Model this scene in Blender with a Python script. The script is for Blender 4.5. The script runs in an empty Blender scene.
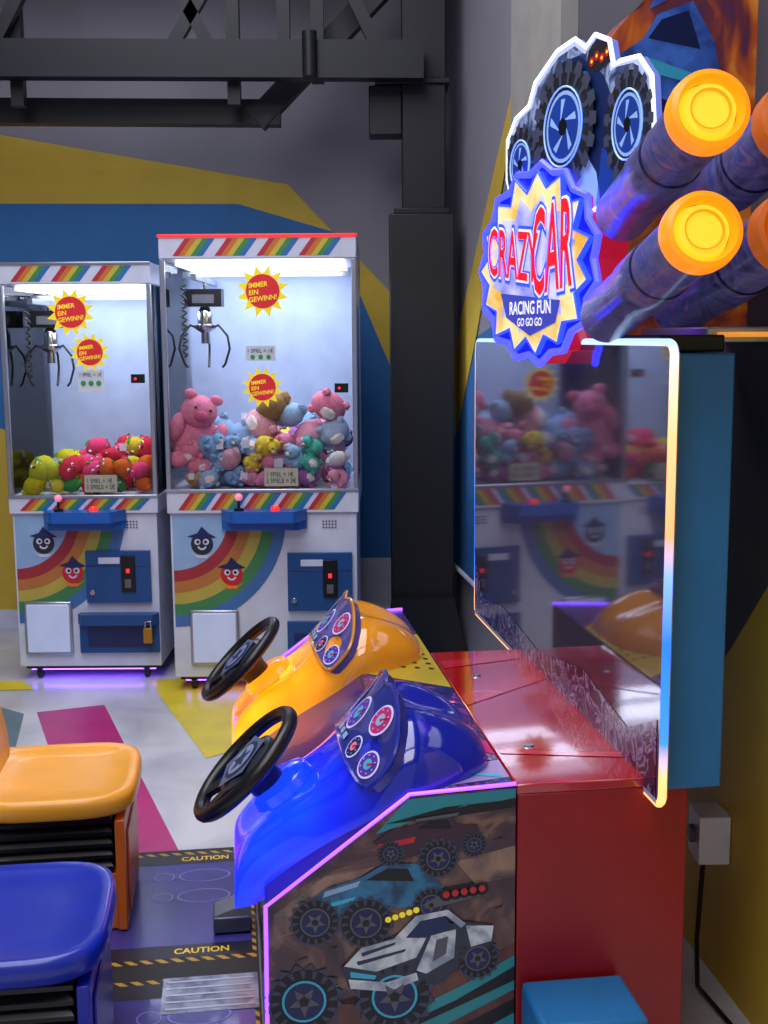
import bpy, bmesh, math, random
from mathutils import Vector, Matrix
random.seed(7)
scn = bpy.context.scene
V = Vector
# ------------------------------------------------------------------ materials
def lin(h):
    if isinstance(h, str):
        h = h.lstrip('#')
        c = [int(h[i:i+2], 16)/255 for i in (0, 2, 4)]
    else: c = list(h)
    return [(x/12.92 if x <= .04045 else ((x+.055)/1.055)**2.4) for x in c]
MC = {}
def mat(name, col, rough=.5, metal=0, es=0, ecol=None, var=.08, scale=9, coat=0, spec=.5):
    if name in MC: return MC[name]
    m = bpy.data.materials.new(name); m.use_nodes = True
    nt = m.node_tree; b = nt.nodes['Principled BSDF']
    c = lin(col)
    n = nt.nodes.new('ShaderNodeTexNoise'); n.inputs['Scale'].default_value = scale; n.inputs['Detail'].default_value = 3
    tc = nt.nodes.new('ShaderNodeTexCoord'); nt.links.new(tc.outputs['Object'], n.inputs['Vector'])
    r = nt.nodes.new('ShaderNodeValToRGB')
    r.color_ramp.elements[0].position = .3; r.color_ramp.elements[1].position = .7
    r.color_ramp.elements[0].color = [x*(1-var) for x in c]+[1]
    r.color_ramp.elements[1].color = [min(1, x*(1+var)) for x in c]+[1]
    nt.links.new(n.outputs['Fac'], r.inputs['Fac']); nt.links.new(r.outputs['Color'], b.inputs['Base Color'])
    b.inputs['Roughness'].default_value = rough; b.inputs['Metallic'].default_value = metal
    b.inputs['Coat Weight'].default_value = coat; b.inputs['Specular IOR Level'].default_value = spec
    if es:
        b.inputs['Emission Color'].default_value = lin(ecol or col)+[1]
        b.inputs['Emission Strength'].default_value = es
    MC[name] = m; return m
def ramp_mat(name, cols, scale=3, rough=.35, detail=4, es=0, dist=0.6, coat=.2):
    m = bpy.data.materials.new(name); m.use_nodes = True
    nt = m.node_tree; b = nt.nodes['Principled BSDF']
    n = nt.nodes.new('ShaderNodeTexNoise'); n.inputs['Scale'].default_value = scale; n.inputs['Detail'].default_value = detail
    n.inputs['Distortion'].default_value = dist
    tc = nt.nodes.new('ShaderNodeTexCoord'); nt.links.new(tc.outputs['Object'], n.inputs['Vector'])
    r = nt.nodes.new('ShaderNodeValToRGB'); cr = r.color_ramp
    while len(cr.elements) < len(cols): cr.elements.new(.5)
    for i, (p, c) in enumerate(cols):
        cr.elements[i].position = p; cr.elements[i].color = lin(c)+[1]
    nt.links.new(n.outputs['Fac'], r.inputs['Fac']); nt.links.new(r.outputs['Color'], b.inputs['Base Color'])
    b.inputs['Roughness'].default_value = rough; b.inputs['Coat Weight'].default_value = coat
    if es:
        nt.links.new(r.outputs['Color'], b.inputs['Emission Color']); b.inputs['Emission Strength'].default_value = es
    return m
def grad_emit(name, stops, z0, z1, strength, axis='Z'):
    m = bpy.data.materials.new(name); m.use_nodes = True
    nt = m.node_tree; nt.nodes.clear()
    o = nt.nodes.new('ShaderNodeOutputMaterial'); e = nt.nodes.new('ShaderNodeEmission')
    tc = nt.nodes.new('ShaderNodeTexCoord'); s = nt.nodes.new('ShaderNodeSeparateXYZ'); mr = nt.nodes.new('ShaderNodeMapRange')
    r = nt.nodes.new('ShaderNodeValToRGB'); cr = r.color_ramp
    while len(cr.elements) < len(stops): cr.elements.new(.5)
    for i, (p, c) in enumerate(stops):
        cr.elements[i].position = p; cr.elements[i].color = lin(c)+[1]
    mr.inputs['From Min'].default_value = z0; mr.inputs['From Max'].default_value = z1
    L = nt.links.new
    L(tc.outputs['Object'], s.inputs[0]); L(s.outputs[axis], mr.inputs['Value']); L(mr.outputs[0], r.inputs['Fac'])
    L(r.outputs['Color'], e.inputs['Color']); e.inputs['Strength'].default_value = strength; L(e.outputs[0], o.inputs[0])
    return m
def pod_mat(name, body, deep, hot, st):
    """one moulded shell: opaque glossy rear, translucent LED-lit front (along the pod's own length)"""
    m = bpy.data.materials.new(name); m.use_nodes = True
    nt = m.node_tree; b = nt.nodes['Principled BSDF']; L = nt.links.new
    tc = nt.nodes.new('ShaderNodeTexCoord'); s = nt.nodes.new('ShaderNodeSeparateXYZ'); L(tc.outputs['Object'], s.inputs[0])
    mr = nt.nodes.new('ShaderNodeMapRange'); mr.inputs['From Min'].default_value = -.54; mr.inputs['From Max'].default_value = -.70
    L(s.outputs['X'], mr.inputs['Value'])
    n = nt.nodes.new('ShaderNodeTexNoise'); n.inputs['Scale'].default_value = 6; n.inputs['Detail'].default_value = 1; L(tc.outputs['Object'], n.inputs['Vector'])
    r = nt.nodes.new('ShaderNodeValToRGB'); r.color_ramp.elements[0].position = .35; r.color_ramp.elements[1].position = .62
    r.color_ramp.elements[0].color = lin(deep)+[1]; r.color_ramp.elements[1].color = lin(hot)+[1]; L(n.outputs['Fac'], r.inputs['Fac'])
    mx = nt.nodes.new('ShaderNodeMix'); mx.data_type = 'RGBA'
    ins = [i for i in mx.inputs if i.type == 'RGBA']; fac = mx.inputs[0]; out = [o for o in mx.outputs if o.type == 'RGBA'][0]
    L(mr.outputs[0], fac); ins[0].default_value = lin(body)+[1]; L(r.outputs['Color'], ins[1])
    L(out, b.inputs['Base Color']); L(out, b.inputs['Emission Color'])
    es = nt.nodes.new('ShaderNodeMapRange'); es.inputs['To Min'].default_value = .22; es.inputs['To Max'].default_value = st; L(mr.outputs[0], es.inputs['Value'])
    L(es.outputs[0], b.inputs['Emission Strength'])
    b.inputs['Roughness'].default_value = .14; b.inputs['Coat Weight'].default_value = .8
    return m
def glass_mat(name, gl, tint='#ffffff'):
    m = bpy.data.materials.new(name); m.use_nodes = True
    nt = m.node_tree; nt.nodes.clear()
    o = nt.nodes.new('ShaderNodeOutputMaterial'); mx = nt.nodes.new('ShaderNodeMixShader')
    t = nt.nodes.new('ShaderNodeBsdfTransparent'); g = nt.nodes.new('ShaderNodeBsdfGlossy')
    t.inputs['Color'].default_value = lin(tint)+[1]; g.inputs['Roughness'].default_value = .03
    fr = nt.nodes.new('ShaderNodeFresnel'); fr.inputs['IOR'].default_value = gl
    nt.links.new(fr.outputs[0], mx.inputs[0]); nt.links.new(t.outputs[0], mx.inputs[1]); nt.links.new(g.outputs[0], mx.inputs[2])
    nt.links.new(mx.outputs[0], o.inputs[0]); return m
def mirror_mat(name):
    m = bpy.data.materials.new(name); m.use_nodes = True
    nt = m.node_tree; nt.nodes.clear()
    o = nt.nodes.new('ShaderNodeOutputMaterial'); mx = nt.nodes.new('ShaderNodeMixShader')
    d = nt.nodes.new('ShaderNodeBsdfDiffuse'); g = nt.nodes.new('ShaderNodeBsdfGlossy')
    n = nt.nodes.new('ShaderNodeTexNoise'); n.inputs['Scale'].default_value = 2
    r = nt.nodes.new('ShaderNodeValToRGB'); r.color_ramp.elements[0].color = (.03, .025, .04, 1); r.color_ramp.elements[1].color = (.08, .065, .10, 1)
    nt.links.new(n.outputs['Fac'], r.inputs['Fac']); nt.links.new(r.outputs['Color'], d.inputs['Color'])
    g.inputs['Roughness'].default_value = .05; g.inputs['Color'].default_value = (.85, .88, 1, 1)
    mx.inputs[0].default_value = .34
    nt.links.new(d.outputs[0], mx.inputs[1]); nt.links.new(g.outputs[0], mx.inputs[2]); nt.links.new(mx.outputs[0], o.inputs[0]); return m
def stripe_mat(name, c1, c2, freq):
    m = bpy.data.materials.new(name); m.use_nodes = True
    nt = m.node_tree; b = nt.nodes['Principled BSDF']; L = nt.links.new
    tc = nt.nodes.new('ShaderNodeTexCoord'); s = nt.nodes.new('ShaderNodeSeparateXYZ'); L(tc.outputs['Object'], s.inputs[0])
    a = nt.nodes.new('ShaderNodeMath'); a.operation = 'ADD'; L(s.outputs['X'], a.inputs[0]); L(s.outputs['Y'], a.inputs[1])
    k = nt.nodes.new('ShaderNodeMath'); k.operation = 'MULTIPLY'; k.inputs[1].default_value = freq; L(a.outputs[0], k.inputs[0])
    f = nt.nodes.new('ShaderNodeMath'); f.operation = 'FRACT'; L(k.outputs[0], f.inputs[0])
    g = nt.nodes.new('ShaderNodeMath'); g.operation = 'GREATER_THAN'; g.inputs[1].default_value = .5; L(f.outputs[0], g.inputs[0])
    r = nt.nodes.new('ShaderNodeValToRGB'); r.color_ramp.elements[0].color = lin(c1)+[1]; r.color_ramp.elements[1].color = lin(c2)+[1]
    L(g.outputs[0], r.inputs['Fac']); L(r.outputs['Color'], b.inputs['Base Color']); b.inputs['Roughness'].default_value = .45
    return m
# ------------------------------------------------------------------ builders
class Fr:
    def __init__(s, o, ex, ey, bend=0):
        s.o = V(o); s.ex = V(ex).normalized(); s.ey = V(ey).normalized(); s.n = s.ex.cross(s.ey); s.bend = bend
    def at(s, x, y, h=0): return s.o+s.ex*x+s.ey*y+s.n*(h+s.bend*x*x)
class MB:
    def __init__(s, name): s.name = name; s.bm = bmesh.new(); s.mats = []
    def mi(s, m):
        if m not in s.mats: s.mats.append(m)
        return s.mats.index(m)
    def face(s, pts, m):
        f = s.bm.faces.new([s.bm.verts.new(p) for p in pts]); f.material_index = s.mi(m); return f
    def fan(s, pts, c, m):
        vs = [s.bm.verts.new(p) for p in pts]; cv = s.bm.verts.new(c); k = s.mi(m)
        for i in range(len(vs)):
            f = s.bm.faces.new([cv, vs[i], vs[(i+1) % len(vs)]]); f.material_index = k
    def quads(s, rings, m, closed=True, cap0=False, cap1=False):
        vs = [[s.bm.verts.new(p) for p in r] for r in rings]
        ml = m if isinstance(m, list) else [m]*(len(rings)-1)
        n = len(rings[0])
        for i in range(len(vs)-1):
            for j in range(n if closed else n-1):
                k = (j+1) % n
                f = s.bm.faces.new([vs[i][j], vs[i][k], vs[i+1][k], vs[i+1][j]]); f.material_index = s.mi(ml[i])
        if cap0: f = s.bm.faces.new(vs[0][::-1]); f.material_index = s.mi(ml[0])
        if cap1: f = s.bm.faces.new(vs[-1]); f.material_index = s.mi(ml[-1])
    def box(s, x0, x1, y0, y1, z0, z1, m):
        a = [V((x0, y0, z0)), V((x1, y0, z0)), V((x1, y1, z0)), V((x0, y1, z0))]
        b = [p+V((0, 0, z1-z0)) for p in a]
        s.quads([a, b], m, True, True, True)
    def bar(s, a, b, w, h, m, up=(0, 0, 1)):
        a = V(a); b = V(b); d = (b-a).normalized(); sd = d.cross(V(up)).normalized(); u = sd.cross(d)
        c = [sd*w/2+u*h/2, -sd*w/2+u*h/2, -sd*w/2-u*h/2, sd*w/2-u*h/2]
        s.quads([[a+k for k in c], [b+k for k in c]], m, True, True, True)
    def prism(s, pts, vec, m, mside=None, c=None):
        v = V(vec); pts = [V(p) for p in pts]
        if c is None: s.face(pts[::-1], m); s.face([p+v for p in pts], m)
        else: s.fan(pts[::-1], c, m); s.fan([p+v for p in pts], V(c)+v, m)
        s.quads([pts, [p+v for p in pts]], mside or m)
    def tube(s, path, r, m, seg=8, closed=False, cap=True):
        path = [V(p) for p in path]; n = len(path); rings = []; up = None
        for i, p in enumerate(path):
            if closed: d = path[(i+1) % n]-path[i-1]
            else: d = path[min(i+1, n-1)]-path[max(i-1, 0)]
            d.normalize()
            if up is None: up = d.orthogonal().normalized()
            else: up = (up-d*up.dot(d)).normalized()
            w = d.cross(up)
            rr = r[i] if isinstance(r, list) else r
            rings.append([p+(up*math.cos(2*math.pi*k/seg)+w*math.sin(2*math.pi*k/seg))*rr for k in range(seg)])
        if closed: rings.append(rings[0])
        s.quads(rings, m, True, cap and not closed, cap and not closed)
    def lathe(s, prof, o, axis, m, seg=32, cap=True):
        o = V(o); ax = V(axis).normalized(); u = ax.orthogonal().normalized(); w = ax.cross(u)
        rings = [[o+ax*h+(u*math.cos(2*math.pi*k/seg)+w*math.sin(2*math.pi*k/seg))*r for k in range(seg)] for r, h in prof]
        s.quads(rings, m, True, cap, cap)
    def ball(s, c, r, m, rot=None, sub=2):
        if not hasattr(r, '__len__'): r = (r, r, r)
        M = Matrix.Translation(V(c)) @ (rot or Matrix.Identity(4)) @ Matrix.Diagonal((r[0], r[1], r[2], 1))
        g = bmesh.ops.create_icosphere(s.bm, subdivisions=sub, radius=1, matrix=M)
        k = s.mi(m)
        for v in g['verts']:
            for f in v.link_faces: f.material_index = k
    def flat(s, F, pts, h, m): s.face([F.at(x, y, h) for x, y in pts], m)
    def disc(s, F, x, y, r, h, m, n=24, ry=None, a0=0):
        ry = ry or r
        s.fan([F.at(x+r*math.cos(a0+2*math.pi*k/n), y+ry*math.sin(a0+2*math.pi*k/n), h) for k in range(n)], F.at(x, y, h), m)
    def star(s, F, x, y, r, r2, n, h, m, th=0):
        p = [(x+(r if k % 2 else r2)*math.cos(math.pi*k/n), y+(r if k % 2 else r2)*math.sin(math.pi*k/n)) for k in range(2*n)]
        s.fan([F.at(a, b, h) for a, b in p], F.at(x, y, h), m)
    def arc(s, F, x, y, r0, r1, a0, a1, h, m, n=18):
        A = [(x+r1*math.cos(a0+(a1-a0)*k/n), y+r1*math.sin(a0+(a1-a0)*k/n)) for k in range(n+1)]
        B = [(x+r0*math.cos(a0+(a1-a0)*k/n), y+r0*math.sin(a0+(a1-a0)*k/n)) for k in range(n+1)]
        for k in range(n): s.flat(F, [A[k], A[k+1], B[k+1], B[k]], h, m)
    def text(s, F, body, x, y, w, hgt, h, m, slant=0, off=.02):
        cu = bpy.data.curves.new('t', 'FONT'); cu.body = body; cu.resolution_u = 3
        cu.offset = off
        ob = bpy.data.objects.new('t', cu); scn.collection.objects.link(ob)
        bpy.context.view_layer.update()
        dg = bpy.context.evaluated_depsgraph_get()
        me = bpy.data.meshes.new_from_object(ob.evaluated_get(dg))
        xs = [v.co.x for v in me.vertices]; ys = [v.co.y for v in me.vertices]
        x0, x1, y0, y1 = min(xs), max(xs), min(ys), max(ys)
        vs = []
        for v in me.vertices:
            a = (v.co.x-(x0+x1)/2)/(x1-x0)*w; b = (v.co.y-(y0+y1)/2)/(y1-y0)*hgt
            vs.append(s.bm.verts.new(F.at(x+a, y+b+slant*a, h+v.co.z)))
        k = s.mi(m)
        for p in me.polygons:
            try:
                f = s.bm.faces.new([vs[i] for i in p.vertices]); f.material_index = k
            except ValueError: pass
        bpy.data.objects.remove(ob); bpy.data.curves.remove(cu); bpy.data.meshes.remove(me)
    def done(s, parent=None, bevel=0, sub=0, ang=38, norm=True):
        bm = s.bm
        ng = [f for f in bm.faces if len(f.verts) > 4]
        if ng: bmesh.ops.triangulate(bm, faces=ng)
        if norm: bmesh.ops.recalc_face_normals(bm, faces=bm.faces)
        me = bpy.data.meshes.new(s.name); bm.to_mesh(me); bm.free()
        for m in s.mats: me.materials.append(m)
        for p in me.polygons: p.use_smooth = True
        me.set_sharp_from_angle(angle=math.radians(ang))
        ob = bpy.data.objects.new(s.name, me); scn.collection.objects.link(ob)
        if parent: ob.parent = parent
        if bevel:
            b = ob.modifiers.new('bevel', 'BEVEL'); b.width = bevel; b.segments = 2; b.limit_method = 'ANGLE'
        if sub:
            b = ob.modifiers.new('sub', 'SUBSURF'); b.levels = sub; b.render_levels = sub
        return ob
def empty(name, loc, rz=0):
    e = bpy.data.objects.new(name, None); e.location = loc; e.rotation_euler = (0, 0, rz); scn.collection.objects.link(e); return e
def light(name, loc, size, power, col, rot=(0, 0, 0), parent=None, sy=None):
    l = bpy.data.lights.new(name, 'AREA'); l.energy = power; l.color = col; l.size = size
    if sy: l.shape = 'RECTANGLE'; l.size_y = sy
    o = bpy.data.objects.new(name, l); o.location = loc; o.rotation_euler = rot; scn.collection.objects.link(o)
    if parent: o.parent = parent
    return o
# palette
WHITE = mat('white_laminate', '#cdd3e6', .35); BLK = mat('black_plastic', '#0b0b0e', .35); DARK = mat('charcoal', '#101116', .5)
STEEL = mat('black_steel', '#191b23', .45, .3); CHR = mat('chrome', '#c8ccd4', .15, 1); ALU = mat('aluminium', '#aab0bc', .3, .8)
RED = mat('red', '#c8202c', .35); ORG = mat('orange', '#f08020', .4); YEL = mat('yellow', '#f2cf20', .4); GRN = mat('green', '#2c9a4a', .4)
BLU = mat('blue', '#1a5fb8', .35); NAVY = mat('navy', '#16285c', .35); SKY = mat('sky_blue', '#4fa8e0', .4); PINK = mat('pink', '#f27aa6', .5)
MAG = mat('magenta', '#c02470', .45); PUR = mat('purple', '#5b2fa8', .4); TEAL = mat('teal', '#1b9a9c', .4); GREY = mat('grey', '#5a5d66', .5)
LBLUE = mat('pale_blue', '#8fb2d8', .4); CYAN = mat('cyan', '#3fb6d8', .4); BROWN = mat('brown', '#5a3526', .5)
RAINBOW = [mat('stripe_red', '#b82c3c', .4), mat('stripe_orange', '#c87430', .4), mat('stripe_yellow', '#c8b440', .4), mat('stripe_green', '#3a8a4c', .4), mat('stripe_blue', '#2f6cae', .4)]
STY = mat('sticker_yellow', '#f0d828', .5, es=.30); STR = mat('sticker_red', '#d02430', .5, es=.22)  # slight emission stands in for back-light shining through the stickers
# ------------------------------------------------------------------ room
YB = 6.6
def wallx(y): return 1.194-.13*y
wgrey = mat('wall_paint_grey', '#86848f', .75, var=.05, scale=1.5)
m = MB('floor')
FL = ramp_mat('floor_vinyl_marble', [(.3, '#b4b6c2'), (.6, '#dcdee6')], scale=2.5, rough=.28, coat=.3)
m.box(-3.7, 1.6, -2.5, YB+.15, -.1, 0, FL); floor = m.done()
m = MB('floor_inlay')
Ff = Fr((0, 0, 0), (1, 0, 0), (0, 1, 0))
FM = mat('floor_magenta', '#bc3078', .3); FY = mat('floor_yellow', '#e6d030', .3)
m.flat(Ff, [(-1.51, 5.02), (-1.24, 5.12), (-.62, 3.50), (-.86, 3.35)], .002, FM)
m.flat(Ff, [(-1.12, 5.5), (-.6, 5.6), (-.50, 4.6), (-.69, 4.43)], .002, FY)
m.flat(Ff, [(-2.6, 5.3), (-1.9, 5.25), (-1.56, 5.0), (-1.45, 4.5), (-2.6, 4.3)], .002, mat('floor_teal', '#5f8090', .3))
m.flat(Ff, [(-2.6, 5.5), (-1.72, 5.5), (-1.62, 5.36), (-2.6, 5.3)], .003, FY)
m.flat(Ff, [(-3.5, 3.9), (-1.6, 3.9), (-1.25, 3.2), (-3.5, 2.6)], .002, FM)
m.flat(Ff, [(-.5, 5.9), (.3, 5.9), (.3, 4.6), (-.3, 4.5)], .002, mat('floor_blue', '#3c6a9a', .3))
m.done(floor)
m = MB('wall_back'); m.box(-3.7, .5, YB, YB+.15, 0, 4.5, wgrey); wb = m.done()
PY = mat('wall_paint_yellow', '#c6a93a', .7, var=.05); PB = mat('wall_paint_blue', '#2a6aa8', .7, var=.05)
m = MB('painted_shapes'); F = Fr((0, YB, 0), (1, 0, 0), (0, 0, 1))
k = YB/6.3
m.flat(F, [(-3.7, 3.05), (-1.95*k, 2.68), (-.48*k, 2.41), (.1, 1.78), (.1, 1.30), (-.262, 2.16), (-.77, 2.31), (-2.06, 2.32), (-3.7, 2.32)], .004, PY)
m.flat(F, [(-3.7, 2.32), (-2.06, 2.32), (-.77, 2.31), (-.262, 2.16), (.1, 1.30), (.33, .9), (.33, .38), (-3.7, .38)], .003, PB)
m.flat(F, [(-3.7, 1.6), (-2.05, 1.1), (-1.9, .38), (-2.1, .0), (-3.7, 0)], .005, PY)
m.flat(F, [(-.2, .0), (.33, .0), (.33, .38), (-.2, .38)], .004, mat('wall_paint_white', '#b8bcc8', .7))
m.done(wb)
m = MB('baseboard_back'); m.box(-3.7, .3, YB-.03, YB-.001, 0, .1, WHITE); m.done()
m = MB('wall_right')
a = [(wallx(-2.5), -2.5), (wallx(YB), YB), (wallx(YB)+.2, YB+.05), (wallx(-2.5)+.3, -2.5)]
m.prism([V((x, y, 0)) for x, y in a], (0, 0, 4.5), wgrey); wr = m.done()
m = MB('painted_shapes')
WG = mat('wall_paint_dark', '#505058', .75, var=.05)
def rw(L, off, mt): m.face([V((wallx(y)-off, y, z)) for y, z in L], mt)
rw([(1.2, 0), (3.7, 0), (3.4, .22), (2.78, .87), (2.2, 1.48), (1.2, 2.5)], .003, mat('wall_paint_ochre', '#d8b83a', .6, var=.05))
rw([(1.2, 2.5), (2.2, 1.48), (2.78, .87), (3.4, .22), (4.2, 1.0), (4.2, 3.2), (1.2, 3.2)], .003, WG)
rw([(4.97, 2.66), (5.06, 2.42), (5.72, 1.62), (6.23, 1.09), (6.4, 1.45)], .006, PY)
rw([(6.5, 1.0), (6.23, 1.09), (5.72, 1.6), (5.0, 1.7), (4.6, 1.2), (5.0, .5), (6.5, .35)], .004, PB)
m.done(wr)
m = MB('trim_pilaster'); m.prism([V((wallx(4.15), 4.15, 0)), V((wallx(4.85), 4.85, 0)), V((wallx(4.85)-.06, 4.85, 0)), V((wallx(4.15)-.06, 4.15, 0))], (0, 0, 4.5), mat('wall_paint_light', '#96948f', .75)); m.done()
m = MB('wall_left'); m.box(-3.85, -3.7, -2.5, YB+.15, 0, 4.5, mat('wall_paint_dusk', '#5d5f6b', .8)); m.done()
m = MB('ceiling'); m.box(-3.85, 1.7, -2.5, YB+.15, 4.5, 4.6, mat('ceiling_dark', '#2b2c30', .9)); m.done()
m = MB('wall_conduit_pipe')
m.tube([V((wallx(y)-.03, y, .42)) for y in (6.2, 5.0, 4.2)], .012, WHITE); m.done()
m = MB('wall_socket')
yy = 2.80; X = wallx(yy)
m.box(X-.075, X, yy-.05, yy+.05, .33, .45, mat('socket_white', '#e8e8ec', .4)); m.lathe([(.022, 0), (.022, .012)], (X-.075, yy, .39), (-1, 0, 0), GREY, 16); m.done(bevel=.006)
m = MB('power_cable')
m.tube([V((.775, 2.78, .33)), V((.765, 2.78, .12)), V((.765, 2.76, .012)), V((.78, 2.68, .012)), V((.80, 2.58, .012)), V((.84, 2.45, .012))], .006, BLK); m.done()
m = MB('steel_column')
m.box(.10, .31, 6.0, 6.2, 2.19, 4.5, STEEL); m.box(.035, .35, 5.95, 6.25, .0, 2.19, DARK)
m.box(.02, .37, 5.93, 6.27, .0, .05, DARK); m.box(.06, .33, 5.97, 6.23, 2.19, 2.22, STEEL)
m.prism([V((.0, 5.9, 0)), V((.42, 5.9, 0)), V((.35, 5.9, .30)), V((.035, 5.9, .30))], (0, .05, 0), DARK)
m.box(-.06, .10, 6.02, 6.18, 2.57, 2.8, STEEL); m.box(-.03, .33, 5.98, 6.22, 2.8, 2.83, STEEL)
m.done(bevel=.005)
m = MB('roof_truss')
y = 5.88
m.bar((-3.7, y, 2.92), (.2, y, 2.88), .10, .17, STEEL); m.bar((-3.7, y, 3.7), (.2, y, 3.7), .10, .15, STEEL)
m.bar((-3.7, y+.3, 2.74), (-.50, y+.3, 2.70), .10, .12, STEEL); m.bar((-.62, y+.29, 2.66), (.12, y+.29, 3.40), .10, .11, STEEL)
for X0, X1 in ((-1.82, -1.40), (-.8, -1.20), (-.98, -.52), (-.02, -.38), (-2.3, -1.9), (-2.9, -2.4)):
    m.bar((X0, y, 2.95), (X1, y, 3.68), .05, .06, STEEL)
for X0 in (-1.73, -.70, -.46, -.30): m.bar((X0, y+.08, 2.70 if X0 < -.6 else 2.8), (X0, y+.08, 3.7), .06, .06, STEEL, up=(1, 0, 0))
m.lathe([(.035, 0), (.035, .2)], (-.33, y-.07, 2.80), (0, 0, 1), STEEL, 12)
m.done()
# ------------------------------------------------------------------ claw machines
GL = glass_mat('clear_glass', 1.25)
INT = mat('claw_interior', '#aabcde', .5); LEDW = mat('led_white', '#ffffff', .4, es=3, ecol='#dfe9ff')
REDLED = mat('led_red', '#ff3030', .4, es=.9)
def slants(m, F, x0, x1, y0, y1, h, sl, wd, gap):
    x = x0; i = 0
    while x+wd+sl < x1:
        if i % 6 < 5: m.flat(F, [(x, y0), (x+wd, y0), (x+wd+sl, y1), (x+sl, y1)], h, RAINBOW[i % 6])
        x += wd*(1 if i % 6 < 5 else gap); i += 1
def burst(m, F, x, y, r, h):
    m.star(F, x, y, r, r*.66, 12, h, STY)
    m.disc(F, x, y, r*.64, h+.001, STR)
    m.text(F, 'IMMER\nEIN\nGEWINN!', x, y, r*1.05, r*.72, h+.002, STY, slant=.12)
def claw_machine(loc, w, zl, zg0, zg1, H, right):
    E = empty('claw_machine', loc); hw = w/2; D = .80
    m = MB('cabinet')
    m.box(-hw+.01, hw-.01, .01, D-.01, .07, zl, WHITE); m.box(-hw+.03, hw-.03, .04, D-.04, .05, .08, DARK)
    m.box(-hw, hw, -.005, D, zl, zg0, WHITE); m.box(-hw, hw, -.005, D, zg1, H, WHITE)
    m.box(-hw+.0, hw-.0, D-.04, D, zg0, zg1, INT)
    for sx in (-1, 1):
        for yy in (0.0, D-.03):
            a, b = sorted((sx*hw, sx*(hw-.022))); m.box(a, b, yy-.002, yy+.025, zg0, zg1, ALU)
    m.box(-hw-.004, hw+.004, -.012, .0, H-.010, H+.004, REDLED if right else ALU)
    m.box(-hw-.004, hw+.004, -.010, .0, zg0-.008, zg0+.008, ALU)
    m.done(E, bevel=.004)
    m = MB('light_panel'); m.box(-hw+.06, hw-.06, .06, D-.1, zg1-.025, zg1-.005, LEDW); m.done(E)
    light('claw_lamp', (0, .38, zg1-.04), w-.15, 6.4 if right else 5.2, (.84, .89, 1), parent=E, sy=.5)
    m = MB('underglow_strip'); m.box(-hw+.05, hw-.05, .06, .08, .04, .05, mat('led_violet_strip', '#7a40ff', .4, es=10, ecol='#7a40ff')); m.done(E)
    m = MB('graphics'); F = Fr((0, 0, 0), (1, 0, 0), (0, 0, 1))
    slants(m, F, -hw+.06, hw-.02, zg1+.012, H-.014, .006, .055, .026, 2.0)
    slants(m, F, -hw+.05, hw-.02, zl+.015, zg0-.010, .006, .055, .024, 1.0)
    top = zl-.01; cx = -hw+.02
    m.arc(F, cx, top, .0, .25, -math.pi/2, 0, -.008, LBLUE)
    R = .25
    for c in (mat('rb_red', '#a03038', .4), mat('rb_or', '#b8743a', .4), mat('rb_y', '#b8a848', .4), mat('rb_g', '#3f8452', .4), mat('rb_b', '#3f6fae', .4)):
        m.arc(F, cx, top, R, R+.052, -math.pi/2, -.0, -.008, c); R += .052
    for (px, pz, r, body) in ((cx+.13, top-.13, .05, mat('pirate_face', '#202836', .5)), (cx+.26, top-.27, .05, RED)):
        m.disc(F, px, pz, r, -.0065, body); m.disc(F, px-.02, pz+.01, .014, -.0055, WHITE); m.disc(F, px+.018, pz+.01, .014, -.0055, WHITE)
        m.disc(F, px-.018, pz+.01, .007, -.005, BLK); m.disc(F, px+.016, pz+.01, .007, -.005, BLK)
        m.arc(F, px, pz-.005, .014, .022, math.pi*1.1, math.pi*1.9, -.005, WHITE, 8)
        m.flat(F, [(px-.065, pz+.035), (px-.02, pz+.05), (px, pz+.08), (px+.03, pz+.05), (px+.065, pz+.03), (px, pz+.022)], -.005, NAVY)
        m.flat(F, [(px-.06, pz-.03), (px-.03, pz-.05), (px+.03, pz-.05), (px+.06, pz-.03), (px+.02, pz-.065), (px-.02, pz-.065)], -.006, ORG if body is RED else WHITE)
    CARD = mat('card_white', '#d0d8e0', .5)
    if right:
        burst(m, F, .02, 1.80, .115, .006); burst(m, F, .01, 1.385, .092, .006)
        m.flat(F, [(-.06, 1.50), (.07, 1.50), (.07, 1.565), (-.06, 1.565)], .005, CARD); m.text(F, '1 SPIEL = 1€', .005, 1.545, .11, .018, .007, NAVY, off=0)
        for i in range(3): m.disc(F, -.03+.035*i, 1.517, .010, .007, GRN)
    else:
        burst(m, F, -.02, 1.72, .11, .006); burst(m, F, .06, 1.54, .092, .006)
        m.flat(F, [(0, 1.36), (.12, 1.36), (.12, 1.46), (0, 1.46)], .005, CARD); m.text(F, '1 SPIEL = 1€', .06, 1.44, .10, .018, .007, NAVY, off=0)
        for i in range(3): m.disc(F, .025+.035*i, 1.40, .012, .007, GRN)
    m.flat(F, [(.01, zg0+.02), (.16, zg0+.02), (.16, zg0+.10), (.01, zg0+.10)], .005, mat('cream_card', '#a8a890', .5)); m.text(F, '1 SPIEL = 1€\n3 SPIELE = 2€', .085, zg0+.06, .13, .05, .007, NAVY, off=0)
    m.done(E, norm=False)
    m = MB('glass')
    m.box(-hw+.02, hw-.02, .002, .008, zg0, zg1, GL)
    for sx in (-1, 1):
        a, b = sorted((sx*(hw-.004), sx*(hw-.010))); m.box(a, b, .02, D-.04, zg0, zg1, GL)
    m.done(E)
    m = MB('control_ledge')
    m.prism([V((-.19, 0, zl-.03)), V((-.13, -.11, zl-.03)), V((.15, -.11, zl-.03)), V((.20, 0, zl-.03))], (0, 0, .05), BLU)
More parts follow.
